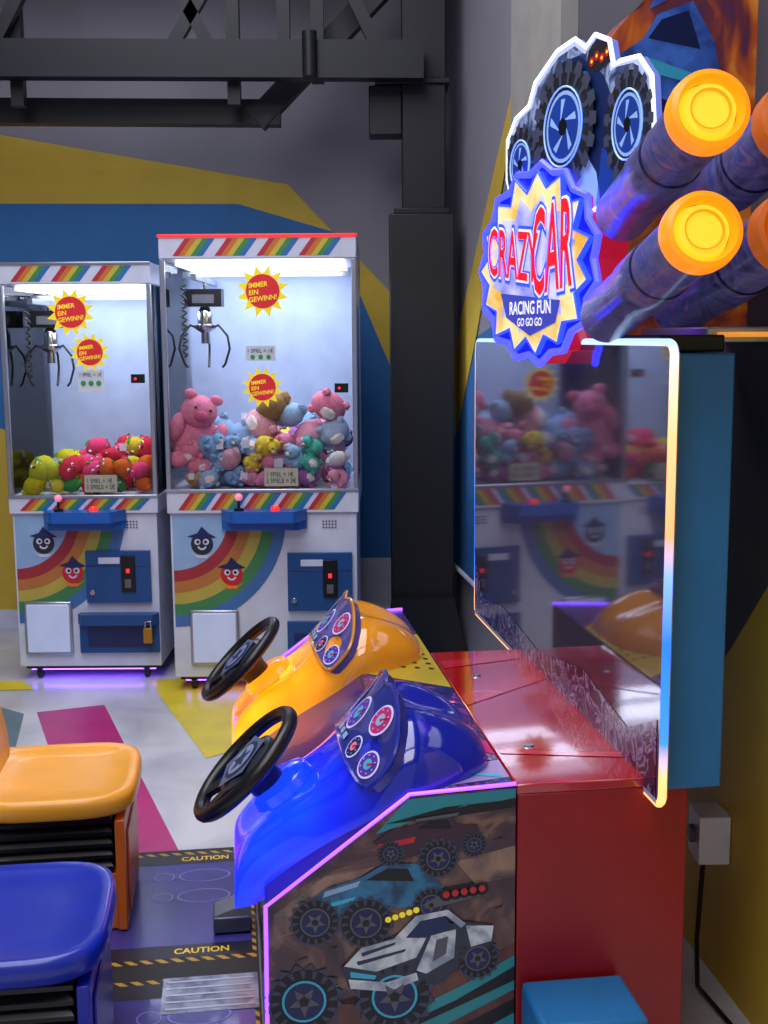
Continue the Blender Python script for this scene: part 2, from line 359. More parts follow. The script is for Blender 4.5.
    m.prism([V((-.19, 0, zl-.07)), V((-.15, -.06, zl-.07)), V((.15, -.06, zl-.07)), V((.20, 0, zl-.07))], (0, 0, .04), BLU)
    m.done(E, bevel=.01)
    m = MB('joystick'); m.lathe([(.022, 0), (.022, .01), (.006, .012), (.006, .05)], (-.1, -.06, zl+.02), (0, 0, 1), BLK, 16); m.ball((-.1, -.06, zl+.08), .018, mat('joy_pink', '#ff8aa8', .3, es=.5))
    m.lathe([(.02, 0), (.02, .012), (.014, .02)], (.06, -.06, zl+.02), (0, 0, 1), REDLED, 16); m.done(E)
    m = MB('coin_door')
    CB = mat('coin_door_blue', '#164a86', .35)
    if right: x0, x1, z0, z1 = .105, .395, .38, .645
    else: x0, x1, z0, z1 = .0, .30, .38, .625
    m.box(x0, x1, -.012, .02, z0, z1, CB); m.box(x0+.005, x1-.005, -.014, -.01, (z0+z1)/2+.05, (z0+z1)/2+.055, NAVY)
    cxm = x0+(x1-x0)*.66
    m.box(cxm-.032, cxm+.032, -.022, -.005, (z0+z1)/2-.07, (z0+z1)/2+.10, BLK); m.box(cxm-.008, cxm+.008, -.026, -.02, (z0+z1)/2+.02, (z0+z1)/2+.04, REDLED)
    m.box(cxm-.015, cxm+.015, -.028, -.02, (z0+z1)/2-.05, (z0+z1)/2-.01, GREY)
    m.lathe([(.012, 0), (.012, .012)], (x0+.03, -.012, z0+.05), (0, -1, 0), CHR, 14)
    m.box(x0+.06, x0+.16, -.014, -.01, z1-.06, z1-.03, WHITE)
    if not right:
        m.box(-.04, .33, -.015, .02, .14, .33, CB); m.box(.0, .29, -.02, -.01, .17, .28, NAVY)
        m.prism([V((-.045, -.015, .28)), V((-.02, -.055, .28)), V((.31, -.055, .28)), V((.335, -.015, .28))], (0, 0, .05), CB)
        m.box(.27, .31, -.075, -.05, .20, .27, mat('brass', '#c59a3a', .3, .8))
        m.tube([V((.277, -.062, .27)), V((.277, -.062, .30)), V((.303, -.062, .30)), V((.303, -.062, .27))], .005, CHR)
    else:
        m.box(.10, .40, -.015, .02, .12, .33, CB); m.box(.13, .37, -.02, -.01, .15, .28, NAVY)
    m.done(E, bevel=.006)
    m = MB('display_window')
    if right: x0, x1 = -.34, -.12
    else: x0, x1 = -.30, -.075
    m.box(x0, x1, -.008, .02, .13, .385, ALU); m.box(x0+.012, x1-.012, -.013, .0, .142, .373, mat('milk_panel', '#aebada', .35, es=.32))
    m.done(E, bevel=.006)
    m = MB('sensor'); m.box(hw-.10, hw-.04, -.02, .0, 1.36 if right else 1.40, 1.40 if right else 1.44, BLK); m.disc(F, hw-.08, 1.38 if right else 1.42, .006, .021, REDLED)
    for i in range(3):
        for j in range(5): m.disc(F, hw-.16+.014*j, zl-.04-.014*i, .004, -.006, BLK, 8)
    m.done(E)
    m = MB('casters')
    for sx in (-1, 1):
        for yy in (.07, D-.07):
            m.box(sx*(hw-.09)-.018, sx*(hw-.09)+.018, yy-.02, yy+.02, .045, .075, CHR)
            m.lathe([(.02, -.014), (.03, -.01), (.03, .01), (.02, .014)], (sx*(hw-.09), yy, .031), (1, 0, 0), BLK, 16)
    m.done(E)
    m = MB('crane'); px = -.29 if right else -.22; zc = 1.78 if right else 1.69; py = .38
    m.box(-hw+.04, hw-.04, py-.02, py+.02, zg1-.06, zg1-.035, ALU)
    m.box(px-.012, px+.012, .06, D-.06, zg1-.085, zg1-.06, ALU)
    m.box(px-.085, px+.085, py-.05, py+.05, zc-.035, zc+.045, BLK); m.box(px-.05, px+.05, py-.055, py-.05, zc-.02, zc+.02, GREY)
    m.lathe([(.012, 0), (.012, .1)], (px, py, zc+.04), (0, 0, 1), CHR, 12)
    m.lathe([(.02, 0), (.035, -.03), (.035, -.08), (.05, -.085), (.05, -.10), (.02, -.12), (.02, -.17)], (px, py, zc-.035), (0, 0, 1), CHR, 20)
    for a in (math.radians(200), math.radians(-20), math.radians(90)):
        dx, dy = math.cos(a), math.sin(a)
        pts = [(0.02, -.14), (.07, -.12), (.115, -.17), (.125, -.23), (.10, -.30), (.085, -.315)]
        m.tube([V((px+dx*r, py+dy*r, zc+z)) for r, z in pts], .006, STEEL, 6)
    m.tube([V((-hw+.07+.012*math.cos(k*1.2), .2+.012*math.sin(k*1.2), zg1-.1-k*.006)) for k in range(55)], .004, BLK, 5)
    m.done(E)
    return E
C2 = claw_machine((-.54, 5.3, 0), .855, .826, .927, 1.94, 2.04, True)
C1 = claw_machine((-1.39, 5.5, 0), .69, .80, .88, 1.845, 1.94, False)
# plush toys
PL = {}
def fur(c):
    if c not in PL: PL[c] = mat('plush_'+c, c, .95, var=.15, scale=60, spec=.1)
    return PL[c]
def plush(m, p, r, col, kind):
    R = Matrix.Rotation(random.uniform(-.9, .9), 4, 'Z') @ Matrix.Rotation(random.uniform(-.8, .8), 4, 'X') @ Matrix.Rotation(random.uniform(-1.0, 1.0), 4, 'Y')
    p = V(p); f = fur(col)
    def at(x, y, z): return p+(R @ V((x*r, y*r, z*r)))
    m.ball(p, (r*1.15, r*.95, r*.9), f, R)
    if kind == 0:
        m.ball(at(0, -.6, .7), r*.66, f, R)
        for sx in (-1, 1):
            m.ball(at(sx*.5, -.5, 1.2), (r*.22, r*.14, r*.25), f, R, 1); m.ball(at(sx*.25, -1.18, .8), r*.08, BLK, R, 1)
            m.ball(at(sx*.85, -.6, -.1), (r*.26, r*.3, r*.4), f, R, 1); m.ball(at(sx*.5, -.8, -.65), (r*.3, r*.4, r*.26), f, R, 1)
        m.ball(at(0, -1.22, .6), (r*.25, r*.15, r*.18), fur('#e8d0d0'), R, 1)
    elif kind == 1:
        for sx in (-1, 1):
            m.ball(at(sx*.3, -.85, .25), r*.16, fur('#f8f8f8'), R, 1); m.ball(at(sx*.3, -.98, .25), r*.09, BLK, R, 1)
        m.ball(at(0, 0, .95), (r*.15, r*.5, r*.1), fur('#3a9a3a'), R, 1); m.ball(at(0, -.93, -.1), (r*.2, r*.08, r*.08), BLK, R, 1)
    elif kind == 2:
        m.ball(at(1.1, 0, 0), (r*.45, r*.3, r*.5), f, R, 1); m.ball(at(-.9, 0, 0), (r*.6, r*.6, r*.5), f, R)
        m.ball(at(-1.1, -.5, .2), r*.12, fur('#f8f8f8'), R, 1); m.ball(at(-1.12, -.6, .2), r*.07, BLK, R, 1)
    else:
        m.ball(at(0, -.7, -.1), (r*.6, r*.4, r*.5), fur('#e8dcd8'), R, 1)
        for k in range(4):
            a = k*1.57+.6; m.ball(at(1.05*math.cos(a), -.2, 1.0*math.sin(a)), (r*.3, r*.3, r*.3), f, R, 1)
    if random.random() < .18:
        q = at(random.uniform(-.6, .6), -1.05, random.uniform(-.5, .5)); ww = r*.35
        m.face([q+V((-ww, -.004, -ww)), q+V((ww, -.004, -ww)), q+V((ww, 0, ww)), q+V((-ww, 0, ww))], WHITE)
def pile(cx, yf, hw, zb, hfun, cols, n, kinds, name='plush_toy_pile'):
    m = MB(name)
    for iy in range(5):
        yy = .09+iy*.13
        for ix in range(n):
            X = -hw+2*hw*(ix+.5+random.uniform(-.3, .3))/n
            h = hfun(X); z = zb+.045
            while z < zb+h-.05+iy*.014:
                r = random.uniform(.036, .056)
                plush(m, (cx+max(-hw, min(hw, X+random.uniform(-.03, .03))), yf+yy+random.uniform(-.025, .03), z), r, cols(X), random.choice(kinds))
                z += random.uniform(.06, .085)
    return m
def colsR(X):
    if X < -.30: return random.choice(['#d87c94', '#e090a4', '#b89070'])
    if X < -.06: return random.choice(['#7ea4c8', '#94b4d4', '#78a0c4', '#a8bcd4', '#88a8cc', '#c89aa8'])
    if X < .1: return random.choice(['#c868a0', '#d880a8', '#8aa8cc', '#d890a8', '#b8c848', '#d8c040', '#88a8d0', '#d88898'])
    return random.choice(['#9860a8', '#d87090', '#48a898', '#d0ccd0', '#d090b0', '#d880a0', '#8ab4d4', '#7a4a98', '#e098b0'])
m = pile(-.54, 5.3, .35, .93, lambda X: .215+.05*math.sin((X+.35)*4), colsR, 8, [0, 0, 2, 3, 3])
# large slumped pig
pc = fur('#dc809c'); P = V((-.855, 5.45, 1.17)); T = Matrix.Translation(P) @ Matrix.Rotation(.30, 4, 'Y') @ Matrix.Rotation(.35, 4, 'Z')
R3 = T.to_3x3().to_4x4()
def pg(x, y, z, r, mt, sub=2): m.ball(T @ V((x, y, z)), r, mt, R3, sub)
pg(0, 0, -.02, (.105, .085, .125), pc); pg(-.02, -.04, .105, (.085, .075, .078), pc); pg(-.02, -.115, .095, (.034, .018, .026), fur('#c05a7c'))
for sx in (-1, 1):
    pg(-.02+sx*.06, -.05, .175, (.032, .016, .024), pc); pg(-.02+sx*.035, -.108, .13, .008, BLK, 1)
    pg(sx*.10, -.05, .02, (.035, .035, .065), pc); pg(sx*.06, -.08, -.12, (.045, .055, .04), pc)
for (dx, z, r, c, kd) in ((-.20, 1.17, .075, '#88a8cc', 3), (-.02, 1.20, .08, '#d898a4', 3), (.12, 1.25, .06, '#94b4d4', 2), (.29, 1.29, .075, '#d87c94', 3), (.03, 1.28, .07, '#94784e', 2), (.31, 1.17, .07, '#a0b4cc', 3), (-.12, 1.14, .08, '#88a8cc', 3), (.20, 1.16, .07, '#e098b0', 2)):
    plush(m, (-.54+dx, 5.50, z), r, c, kd)
m.done()
m = pile(-1.39, 5.5, .27, .88, lambda X: .20+.02*math.sin(X*9), lambda X: random.choice(['#b8b020', '#c8c038', '#a8b030'] if X < -.12 else ['#c02840', '#d84070', '#c83048', '#388a40', '#c8b030', '#d84070', '#c85c20', '#c02840']), 7, [1, 1, 2])
m.done()
# ------------------------------------------------------------------ driving arcade machine
TH = math.atan2(.129, .992)
G = empty('driving_arcade_machine', (.547, 2.23, 0), TH)
def W(x, y, z):
    dx, dy = x-.547, y-2.23; return V((.992*dx+.129*dy, -.129*dx+.992*dy, z))
GR = mat('gloss_red', '#b0121e', .08, coat=1.0, spec=.9); REDP = mat('red_panel', '#921018', .35)
CBL = mat('cabinet_blue', '#1f72b0', .4)
m = MB('screen_cabinet'); m.box(.0, .135, .06, 1.65, .70, 1.565, CBL); m.done(G, bevel=.004)
m = MB('base_cabinet'); m.box(-.278, .075, .08, 1.07, 0, .70, REDP); m.box(-.28, .0, .08, 1.10, .70, .72, GR)
m.done(G, bevel=.003)
m = MB('step_box'); m.box(-.27, -.06, -.10, .07, 0, .31, CBL); m.done(G, bevel=.01)
def rrect(y0, y1, z0, z1, r, n=6):
    P = []
    for cy, cz, a in ((y1-r, z1-r, 0), (y0+r, z1-r, 90), (y0+r, z0+r, 180), (y1-r, z0+r, 270)):
        for k in range(n+1):
            t = math.radians(a+90*k/n); P.append((cy+r*math.cos(t), cz+r*math.sin(t)))
    return P
rr = rrect(.0, 1.69, .69, 1.585, .025)
def gx(a): return -.016-.015*a/1.69   # glass toes in slightly inside its rim
m = MB('screen_glass'); m.prism([V((gx(a), a, b)) for a, b in rr], (.017, 0, 0), mirror_mat('dark_mirror_glass')); m.done(G)
m = MB('screen_led_rim')
LG = grad_emit('led_rim', [(0, '#ffb060'), (.10, '#ffb878'), (.17, '#3a80ff'), (.38, '#2a6cff'), (.52, '#7aa0ff'), (.60, '#e89a68'), (.80, '#f0b078'), (.93, '#e0c8b0'), (1, '#90b8e8')], .66, 1.6, 2.0)
m.tube([V((-.010-.008*a, a, b)) for a, b in rr], .0085, LG, 8, True); m.done(G)
m = MB('screen_artwork')
GF = ramp_mat('graffiti_print', [(.30, '#17122c'), (.44, '#2c1e50'), (.50, '#9888b0'), (.54, '#1a1430'), (.62, '#5a3270'), (.70, '#a89cb8')], scale=9, rough=.12, dist=3, detail=3)
def sa(L, off, mt): m.face([V((gx(1.69-x)-off, 1.69-x, z)) for x, z in L], mt)
sa([(.02, .70), (1.67, .70), (1.67, .86), (1.5, .79), (1.2, .83), (.8, .77), (.4, .80), (.15, .77), (.02, .86)], .0015, GF)
sa([(.01, .693), (1.68, .693), (1.68, .703), (.01, .703)], .0025, mat('print_white', '#b8a8c8', .3))
m.done(G, norm=False)
# header box
m = MB('header_box')
HA = ramp_mat('header_flames', [(.25, '#20285c'), (.42, '#6a2c38'), (.55, '#b8541e'), (.68, '#e09038')], scale=5, rough=.3, es=.16, dist=1.5)
hp = [(-.01, 1.60), (.36, 1.60), (.36, 2.62), (.30, 2.55), (.22, 2.42), (.14, 2.34), (.06, 2.29), (.0, 2.22), (-.01, 2.1)]
m.prism([V((a, .50, b)) for a, b in hp], (0, .12, 0), HA); m.box(.0, .13, .10, .60, 1.567, 1.60, DARK); m.box(.10, .38, .12, .50, 1.585, 1.615, ALU)
m.done(G, bevel=.004)
m = MB('header_led'); m.tube([V((.12, .112, 1.60)), V((.38, .112, 1.60))], .005, mat('led_amber', '#ffa040', .4, es=.6)); m.done(G)
m = MB('header_artwork'); FH = Fr((0, .498, 0), (1, 0, 0), (0, 0, 1))
BT = ramp_mat('art_truck_blue', [(.35, '#1c3a80'), (.6, '#3a68c0')], scale=14, es=.16); BT2 = mat('art_truck_navy', '#101c50', .3)
m.flat(FH, [(.0, 2.12), (.03, 2.2), (.09, 2.24), (.12, 2.29), (.2, 2.32), (.25, 2.24), (.28, 2.12), (.2, 2.05), (.1, 2.03)], .002, BT)
m.flat(FH, [(.10, 2.24), (.13, 2.28), (.19, 2.30), (.22, 2.22)], .003, BT2); m.flat(FH, [(.03, 2.17), (.10, 2.20), (.2, 2.17), (.19, 2.15), (.1, 2.17)], .003, CYAN)
m.flat(FH, [(.02, 2.1), (.12, 2.12), (.2, 2.09), (.1, 2.06)], .003, BT2); m.flat(FH, [(.10, 2.30), (.14, 2.38), (.20, 2.42), (.16, 2.33)], .003, BT)
m.star(FH, .06, 2.04, .08, .065, 12, .003, BLK); m.disc(FH, .06, 2.04, .035, .004, CYAN); m.disc(FH, .06, 2.04, .022, .005, BT2)
m.star(FH, .21, 2.06, .075, .06, 12, .003, BLK); m.disc(FH, .21, 2.06, .03, .004, BT)
for i in range(10):
    x = random.uniform(.0, .27); z = random.uniform(1.65, 2.4)
    m.flat(FH, [(x, z), (x+.02, z+.015), (x+.09, z+.09), (x+.03, z+.05)], .0015, random.choice([ORG, YEL, ORG]))
m.done(G, norm=False)
PBODY = ramp_mat('pipe_wrap', [(.3, '#30305e'), (.5, '#666094'), (.62, '#3f4e98'), (.75, '#b07c80')], scale=9, rough=.3, dist=2, es=.08)
PO = mat('pipe_rim', '#f09018', .35, es=.85, ecol='#ff8a08'); PI = mat('pipe_glow', '#ffb838', .35, es=1.3, ecol='#ffa820')
PO2 = mat('pipe_rim_dim', '#b05818', .35, es=.25, ecol='#ff7a10')
PBAND = mat('pipe_band', '#22224a', .3)
def pipe(a, b, r, dim=False):
    a = W(*a); b = W(*b); L = (b-a).length; ax = b-a
    m.lathe([(r*.90, 0), (r*.90, L*.4), (r*.96, L*.41), (r*.96, L*.62), (r*.91, L*.63), (r*.93, L-.04)], a, ax, [PBODY, PBAND, PBODY, PBAND, PBODY], 40)
    ro, ri = (PO2, PO2) if dim else (PO, PI)
    m.lathe([(r*.93, L-.045), (r*1.04, L-.04), (r*1.06, L-.02), (r*1.02, L), (r*.88, L+.004), (r*.80, L-.006), (r*.76, L-.02)], a, ax, ro, 48, False)
    m.lathe([(r*.78, L-.03), (r*.70, L-.012), (r*.68, L-.006), (.001, L-.004)], a, ax, ri, 48)
    m.lathe([(r*.52, L-.0045), (r*.54, L+.0), (r*.50, L+.0), (r*.48, L-.0045)], a, ax, ro, 40, False)
m = MB('exhaust_cannons')
pipe((.504, 2.58, 1.85), (.530, 2.0, 1.960), .063)
pipe((.475, 2.58, 1.64), (.526, 2.0, 1.770), .063)
pipe((.68, 2.72, 1.86), (.755, 2.25, 1.985), .07, True)
pipe((.66, 2.72, 1.66), (.755, 2.25, 1.79), .07, True)
m.done(G)
# marquee
e = V((-.375, .927, 0)).normalized()
def Wd(v): return V((.992*v.x+.129*v.y, -.129*v.x+.992*v.y, v.z))
def MF(x, y, z): return Fr(W(x, y, z), Wd(-e), (0, 0, 1))
F = MF(.364, 2.9, 1.765)
NB = mat('neon_blue', '#2030e0', .3, es=3.5, ecol='#1830ff'); NP = mat('neon_violet', '#3a3cf0', .3, es=6, ecol='#2428ff')
SR = mat('sign_side', '#8a1440', .3, es=.35, ecol='#ff2030')
def blob(a, b, n, j, seed=3):
    rs = random.Random(seed); P = []
    for k in range(n):
        t = 2*math.pi*k/n; q2 = 1+(j if k % 2 else -j)*rs.uniform(.5, 1)
        P.append((a*q2*math.cos(t), b*q2*math.sin(t)))
    return P
outer = blob(.27, .222, 30, .06)
m = MB('marquee_sign'); m.prism([F.at(x, y, -.08) for x, y in outer], F.n*.08, mat('sign_rim', '#0c1480', .3, es=.9, ecol='#0c14d0'), SR, c=F.at(0, 0, -.08))
inner = blob(.238, .195, 30, .14, seed=5)
m.prism([F.at(x, y, .001) for x, y in inner], F.n*.012, ramp_mat('sign_yellow', [(.35, '#e8b040'), (.6, '#f8e8a0')], scale=10, es=.5), NB, c=F.at(0, 0, .001))
m.fan([F.at(x, y, .0135) for x, y in blob(.18, .145, 24, .18, seed=6)], F.at(0, 0, .0135), ramp_mat('sign_pale', [(.35, '#8890e8'), (.6, '#d8d8ff')], scale=10, es=.45))
TR = mat('sign_text_red', '#d81c28', .3, es=.6, ecol='#ff1830'); TW = mat('sign_text_white', '#f0f0ff', .3, es=.6)
for txt, x_, y_, w_, h_, sl in (('CRAZY', -.085, .03, .26, .125, -.12), ('CAR', .105, .035, .19, .21, .1)):
    m.text(F, txt, x_, y_, w_+.020, h_+.020, .0145, NB, slant=sl, off=.06); m.text(F, txt, x_, y_, w_+.004, h_+.004, .0160, TW, slant=sl, off=.028); m.text(F, txt, x_, y_, w_-.008, h_-.008, .018, TR, slant=sl, off=.012)
m.flat(F, [(-.15, -.060), (.14, -.085), (.12, -.135), (.0, -.165), (-.12, -.12)], .0143, mat('sign_lilac', '#4048b8', .3, es=.4))
m.text(F, 'RACING FUN', -.0, -.098, .2, .032, .016, TW); m.text(F, 'GO GO GO', 0, -.132, .12, .020, .016, TW)
m.done(G, norm=False)
m = MB('marquee_neon'); m.tube([F.at(x*1.0, y*1.0, .002) for x, y in outer], .009, NP, 6, True); m.tube([F.at(x, y, .012) for x, y in inner], .004, NB, 6, True); m.done(G)
m = MB('marquee_bracket'); m.bar(W(.36, 3.0, 1.7), W(.50, 3.1, 1.7), .04, .08, DARK)
m.bar(W(.50, 3.1, 1.55), W(.50, 3.1, 2.2), .06, .06, DARK, up=(1, 0, 0)); m.done(G)
# truck topper
F = MF(.430, 2.774, 2.03)
NW = mat('neon_white', '#e8ecff', .3, es=1.8, ecol='#c0d0ff'); TIRE = mat('art_tire', '#12141c', .5, es=.02); TREAD = mat('art_tread', '#3c4258', .5, es=.06)
RIM = mat('art_rim', '#1a3a90', .3, es=.3); RIMB = mat('art_rim_bright', '#8fb0e8', .3, es=.3)
TBASE = ramp_mat('topper_base', [(.3, '#1c2440'), (.48, '#4a5880'), (.6, '#98a8d0'), (.75, '#303a60')], scale=14, es=.2, dist=2)
ks = .93
outl = [(x*ks, y*ks) for x, y in [(-.335, -.05), (-.335, .05), (-.29, .10), (-.22, .12), (-.19, .17), (-.13, .20), (-.08, .225), (.0, .235), (.05, .205), (.09, .225), (.15, .20), (.17, .14), (.20, .145), (.27, .14), (.32, .09), (.335, -.03), (.31, -.12), (.25, -.17), (.1, -.17), (-.22, -.17), (-.30, -.13)]]
m = MB('truck_topper'); m.prism([F.at(x, y, -.02) for x, y in outl], F.n*.02, TBASE, mat('topper_edge', '#5a68a0', .3, es=.5, ecol='#8090ff'), c=F.at(0, 0, -.02))
for k in range(len(outl)):
    a, b = outl[k], outl[(k+1) % len(outl)]; q4 = .93
    m.flat(F, [a, b, (b[0]*q4, b[1]*q4), (a[0]*q4, a[1]*q4)], .0012, mat('topper_border', '#b8c4f0', .3, es=.45))
def tire(m, F, x, y, r, h, n=16, sx=1.0):
    for k in range(n):
        t = 2*math.pi*k/n; c, s_ = math.cos(t), math.sin(t)
        m.flat(F, [(x+sx*(a*c-b*s_)*r, y+(a*s_+b*c)*r) for a, b in [(.80, -.12), (1.0, -.085), (1.0, .085), (.80, .12)]], h+.001, TREAD)
        m.flat(F, [(x+sx*(a*c-b*s_)*r, y+(a*s_+b*c)*r) for a, b in [(.62, -.03), (.80, -.07), (.80, .03), (.64, .03)]], h+.0013, TREAD)
    m.disc(F, x, y, r*.92*sx, h+.0005, TIRE, 28, ry=r*.92)
    m.disc(F, x, y, r*.54*sx, h+.0015, RIMB, 24, ry=r*.54); m.disc(F, x, y, r*.48*sx, h+.002, RIM, 24, ry=r*.48)
    for k in range(5):
        t = 2*math.pi*k/5+.3; m.flat(F, [(x+sx*r*.1*math.cos(t+1), y+r*.1*math.sin(t+1)), (x+sx*r*.42*math.cos(t+.15), y+r*.42*math.sin(t+.15)), (x+sx*r*.42*math.cos(t-.15), y+r*.42*math.sin(t-.15))], h+.0025, RIMB)
    m.disc(F, x, y, r*.13*sx, h+.003, BLK, 12, ry=r*.13)
m.flat(F, [(-.2, -.12), (-.15, .11), (-.05, .18), (.02, .18), (.12, .12), (.2, .0), (.22, -.13)], .0015, NAVY)
m.flat(F, [(-.15, .10), (-.05, .16), (.05, .14), (-.02, .06)], .002, CYAN)
m.flat(F, [(-.12, -.15), (-.1, -.04), (.02, .0), (.1, -.08), (.12, -.15)], .002, RIMB); m.flat(F, [(.10, -.15), (.12, -.03), (.18, -.06), (.18, -.15)], .002, RIM)
m.flat(F, [(.06, .18), (.09, .20), (.14, .18), (.15, .14), (.09, .13), (.05, .15)], .002, TIRE)
for i in range(4): m.disc(F, .075+.02*i, .155+.008*(i % 2), .010, .003, RED); m.disc(F, .075+.02*i, .155+.008*(i % 2), .004, .0035, STY, 10)
TT = [(-.240, -.02, .095, 14, .85), (.225, .0, .118, 15, .78), (-.03, .035, .145, 18, .95)]
for i, (x, y, r, n, sx) in enumerate(TT): tire(m, F, x, y, r, .003+.003*i, n, sx)
m.done(G, norm=False)
m = MB('truck_topper_neon'); m.tube([F.at(x, y, .0) for x, y in outl], .0055, NW, 6, True)
for i, (x, y, r, n, sx) in enumerate(TT): m.tube([F.at(x+r*.6*sx*math.cos(a), y+r*.6*math.sin(a), .006+.003*i) for a in [2*math.pi*k/28 for k in range(28)]], .0022, mat('neon_ice', '#a0c0ff', .3, es=1.0, ecol='#6090ff'), 5, True)
m.bar(F.at(0, -.25, -.03), F.at(0, -.1, -.03), .3, .02, DARK); m.done(G)
# console
prof = [(-.282, 0), (-.282, .72), (-.495, .71), (-.78, .497), (-.78, 0)]
m = MB('console'); m.prism([V((x, .08, z)) for x, z in prof], (0, 1.55, 0), mat('console_shell', '#1a1c3a', .3, coat=.4)); m.done(G, bevel=.003)
m = MB('console_top_artwork')
def top(L, h, mt):
    P = []
    for t, s_ in L:
        z = .72-.046*(t-.282) if t <= .495 else .71-.747*(t-.495)
        P.append(V((-t, s_, z+h)))
    m.face(P, mt)
CY = mat('art_gold', '#b8a030', .25, coat=.3); CV = mat('art_violet', '#38206e', .25, coat=.3); CW = mat('art_lilac', '#a890c8', .25, coat=.3)
top([(.285, .09), (.285, 1.62), (.493, 1.62), (.493, .09)], .0015, ramp_mat('art_night', [(.3, '#1c2258'), (.5, '#2c2c78'), (.56, '#9a3a80'), (.62, '#20245a'), (.75, '#b8a0d0')], scale=8, rough=.2, dist=2.5))
top([(.285, .75), (.285, 1.30), (.49, 1.60), (.49, .95)], .0025, CY)
top([(.285, 1.34), (.285, 1.62), (.49, 1.62)], .0025, CV)
for i in range(9):
    for j in range(4):
        s0 = .92+i*.05+j*.02; t0 = .30+j*.035; top([(t0, s0), (t0+.012, s0+.008), (t0+.012, s0+.022), (t0, s0+.016)], .0035, BLK)
top([(.285, .25), (.285, .34), (.49, .66), (.49, .6)], .0025, MAG)
top([(.285, .12), (.285, .22), (.46, .20), (.49, .10)], .0025, CW)
for i in range(6):
    s0 = .12+i*.10; top([(.30, s0), (.30, s0+.015), (.47, s0+.10), (.47, s0+.085)], .0035, random.choice([CW, PINK, BLK, CYAN, CW]))
top([(.50, .09), (.50, 1.62), (.775, 1.62), (.775, .09)], .0015, CV)
m.done(G)
m = MB('deck_artwork')
def dk(L, mt): m.face([V((-t, s_, .7215)) for t, s_ in L], mt)
DC = mat('deck_crimson', '#c4283c', .08, coat=1)
dk([(.275, .60), (.02, .80), (.02, .86), (.275, .69)], DC); dk([(.27, .26), (.02, .20), (.02, .23), (.27, .28)], DC); dk([(.27, .93), (.04, 1.0), (.04, 1.05), (.27, 1.0)], DC)
m.lathe([(.012, 0), (.010, .004)], (-.2, .3, .72), (0, 0, 1), CHR, 12); m.lathe([(.012, 0), (.010, .004)], (-.2, .85, .72), (0, 0, 1), CHR, 12)
m.done(G)
m = MB('side_artwork')
AO = V((-.282, .079, .72))
class AF:
    n = V((0, -1, 0))
    def at(s, x, y, h=0): return AO+V(((x-250)*.00201, -h, -y*.00201))
A = AF()
BG = ramp_mat('art_dust', [(.3, '#1e1a28'), (.5, '#4c3238'), (.62, '#80604e'), (.75, '#38202a')], scale=7, rough=.3, dist=1.6, detail=6)
m.flat(A, [(2, 110), (142, 6), (250, 2), (250, 355), (2, 355)], .0005, BG)
def ap(L, h, mt): m.flat(A, L, h, mt)
DB = mat('art_dark', '#14121a', .4); CL = ramp_mat('art_cloud', [(.35, '#4a3c40'), (.6, '#9a7c6c')], scale=14, rough=.4); TL = mat('art_teal', '#2a9098', .35); WB = ramp_mat('art_white', [(.4, '#8c9cb0'), (.6, '#d4dde4')], scale=22, rough=.35)
ap([(142, 8), (250, 3), (250, 12), (200, 22), (150, 30), (110, 42)], .001, TL); ap([(120, 32), (180, 18), (250, 14), (250, 22), (190, 28)], .0015, DB)
ap([(10, 118), (60, 82), (110, 75), (70, 100), (30, 130), (8, 160)], .001, CL)
ap([(190, 75), (250, 62), (250, 95), (210, 100)], .001, CL)
ap([(60, 215), (120, 222), (190, 190), (250, 165), (250, 355), (2, 355), (2, 260)], .001, ramp_mat('art_sand', [(.3, '#2e1c24'), (.6, '#6e3e30')], scale=12, rough=.4))
ap([(250, 178), (200, 205), (130, 235), (60, 262), (90, 262), (40, 300), (150, 262), (250, 215)], .0015, TL)
ap([(250, 190), (190, 222), (120, 250), (140, 250), (250, 205)], .002, DB)
ap([(250, 225), (170, 262), (90, 300), (110, 300), (40, 355), (250, 355)], .0015, DB); ap([(250, 240), (190, 270), (120, 310), (180, 290), (250, 262)], .002, TL)
rs = random.Random(4)
for i in range(26):
    x = rs.uniform(8, 225); y = rs.uniform(max(18, 122-x*.7), 210); l = rs.uniform(8, 20)
    ap([(x, y), (x+l, y-l*.3), (x+l*.95, y-l*.3+1.6)], .0025, rs.choice([CL, DB, TL, RAINBOW[1], DB]))
def atire(x, y, r, rim=CYAN):
    h = .004
    m.star(A, x, y, r, r*.84, 16, h, TREAD); m.disc(A, x, y, r*.84, h+.0003, TIRE)
    for k in range(16):
        t = 2*math.pi*k/16; m.flat(A, [(x+r*a*math.cos(t+b), y+r*a*math.sin(t+b)) for a, b in ((.62, -.05), (.82, -.12), (.82, .04), (.62, .04))], h+.0005, TREAD)
    m.disc(A, x, y, r*.55, h+.0006, rim); m.disc(A, x, y, r*.49, h+.0009, BT2)
    for k in range(5):
        t = 2*math.pi*k/5+.3; m.flat(A, [(x+r*.4*math.cos(t), y+r*.4*math.sin(t)), (x+r*.15*math.cos(t+1), y+r*.15*math.sin(t+1)), (x+r*.15*math.cos(t-1), y+r*.15*math.sin(t-1))], h+.0012, GREY)
    m.disc(A, x, y, r*.12, h+.0015, BLK, 10)
MR = mat('art_maroon', '#3c2436', .35); DG = mat('art_graphite', '#2c3444', .35)
ap([(108, 50), (125, 38), (150, 34), (160, 28), (185, 28), (192, 36), (212, 38), (214, 55), (190, 66), (130, 66)], .003, MR); ap([(152, 38), (163, 31), (182, 31), (186, 40)], .0035, BLK); ap([(112, 52), (150, 46), (148, 52), (114, 57)], .0035, RED); ap([(150, 28), (190, 24), (192, 27), (150, 31)], .0036, GREY)
atire(125, 62, 14, GREY); atire(172, 70, 22, GREY); atire(208, 58, 14, GREY)
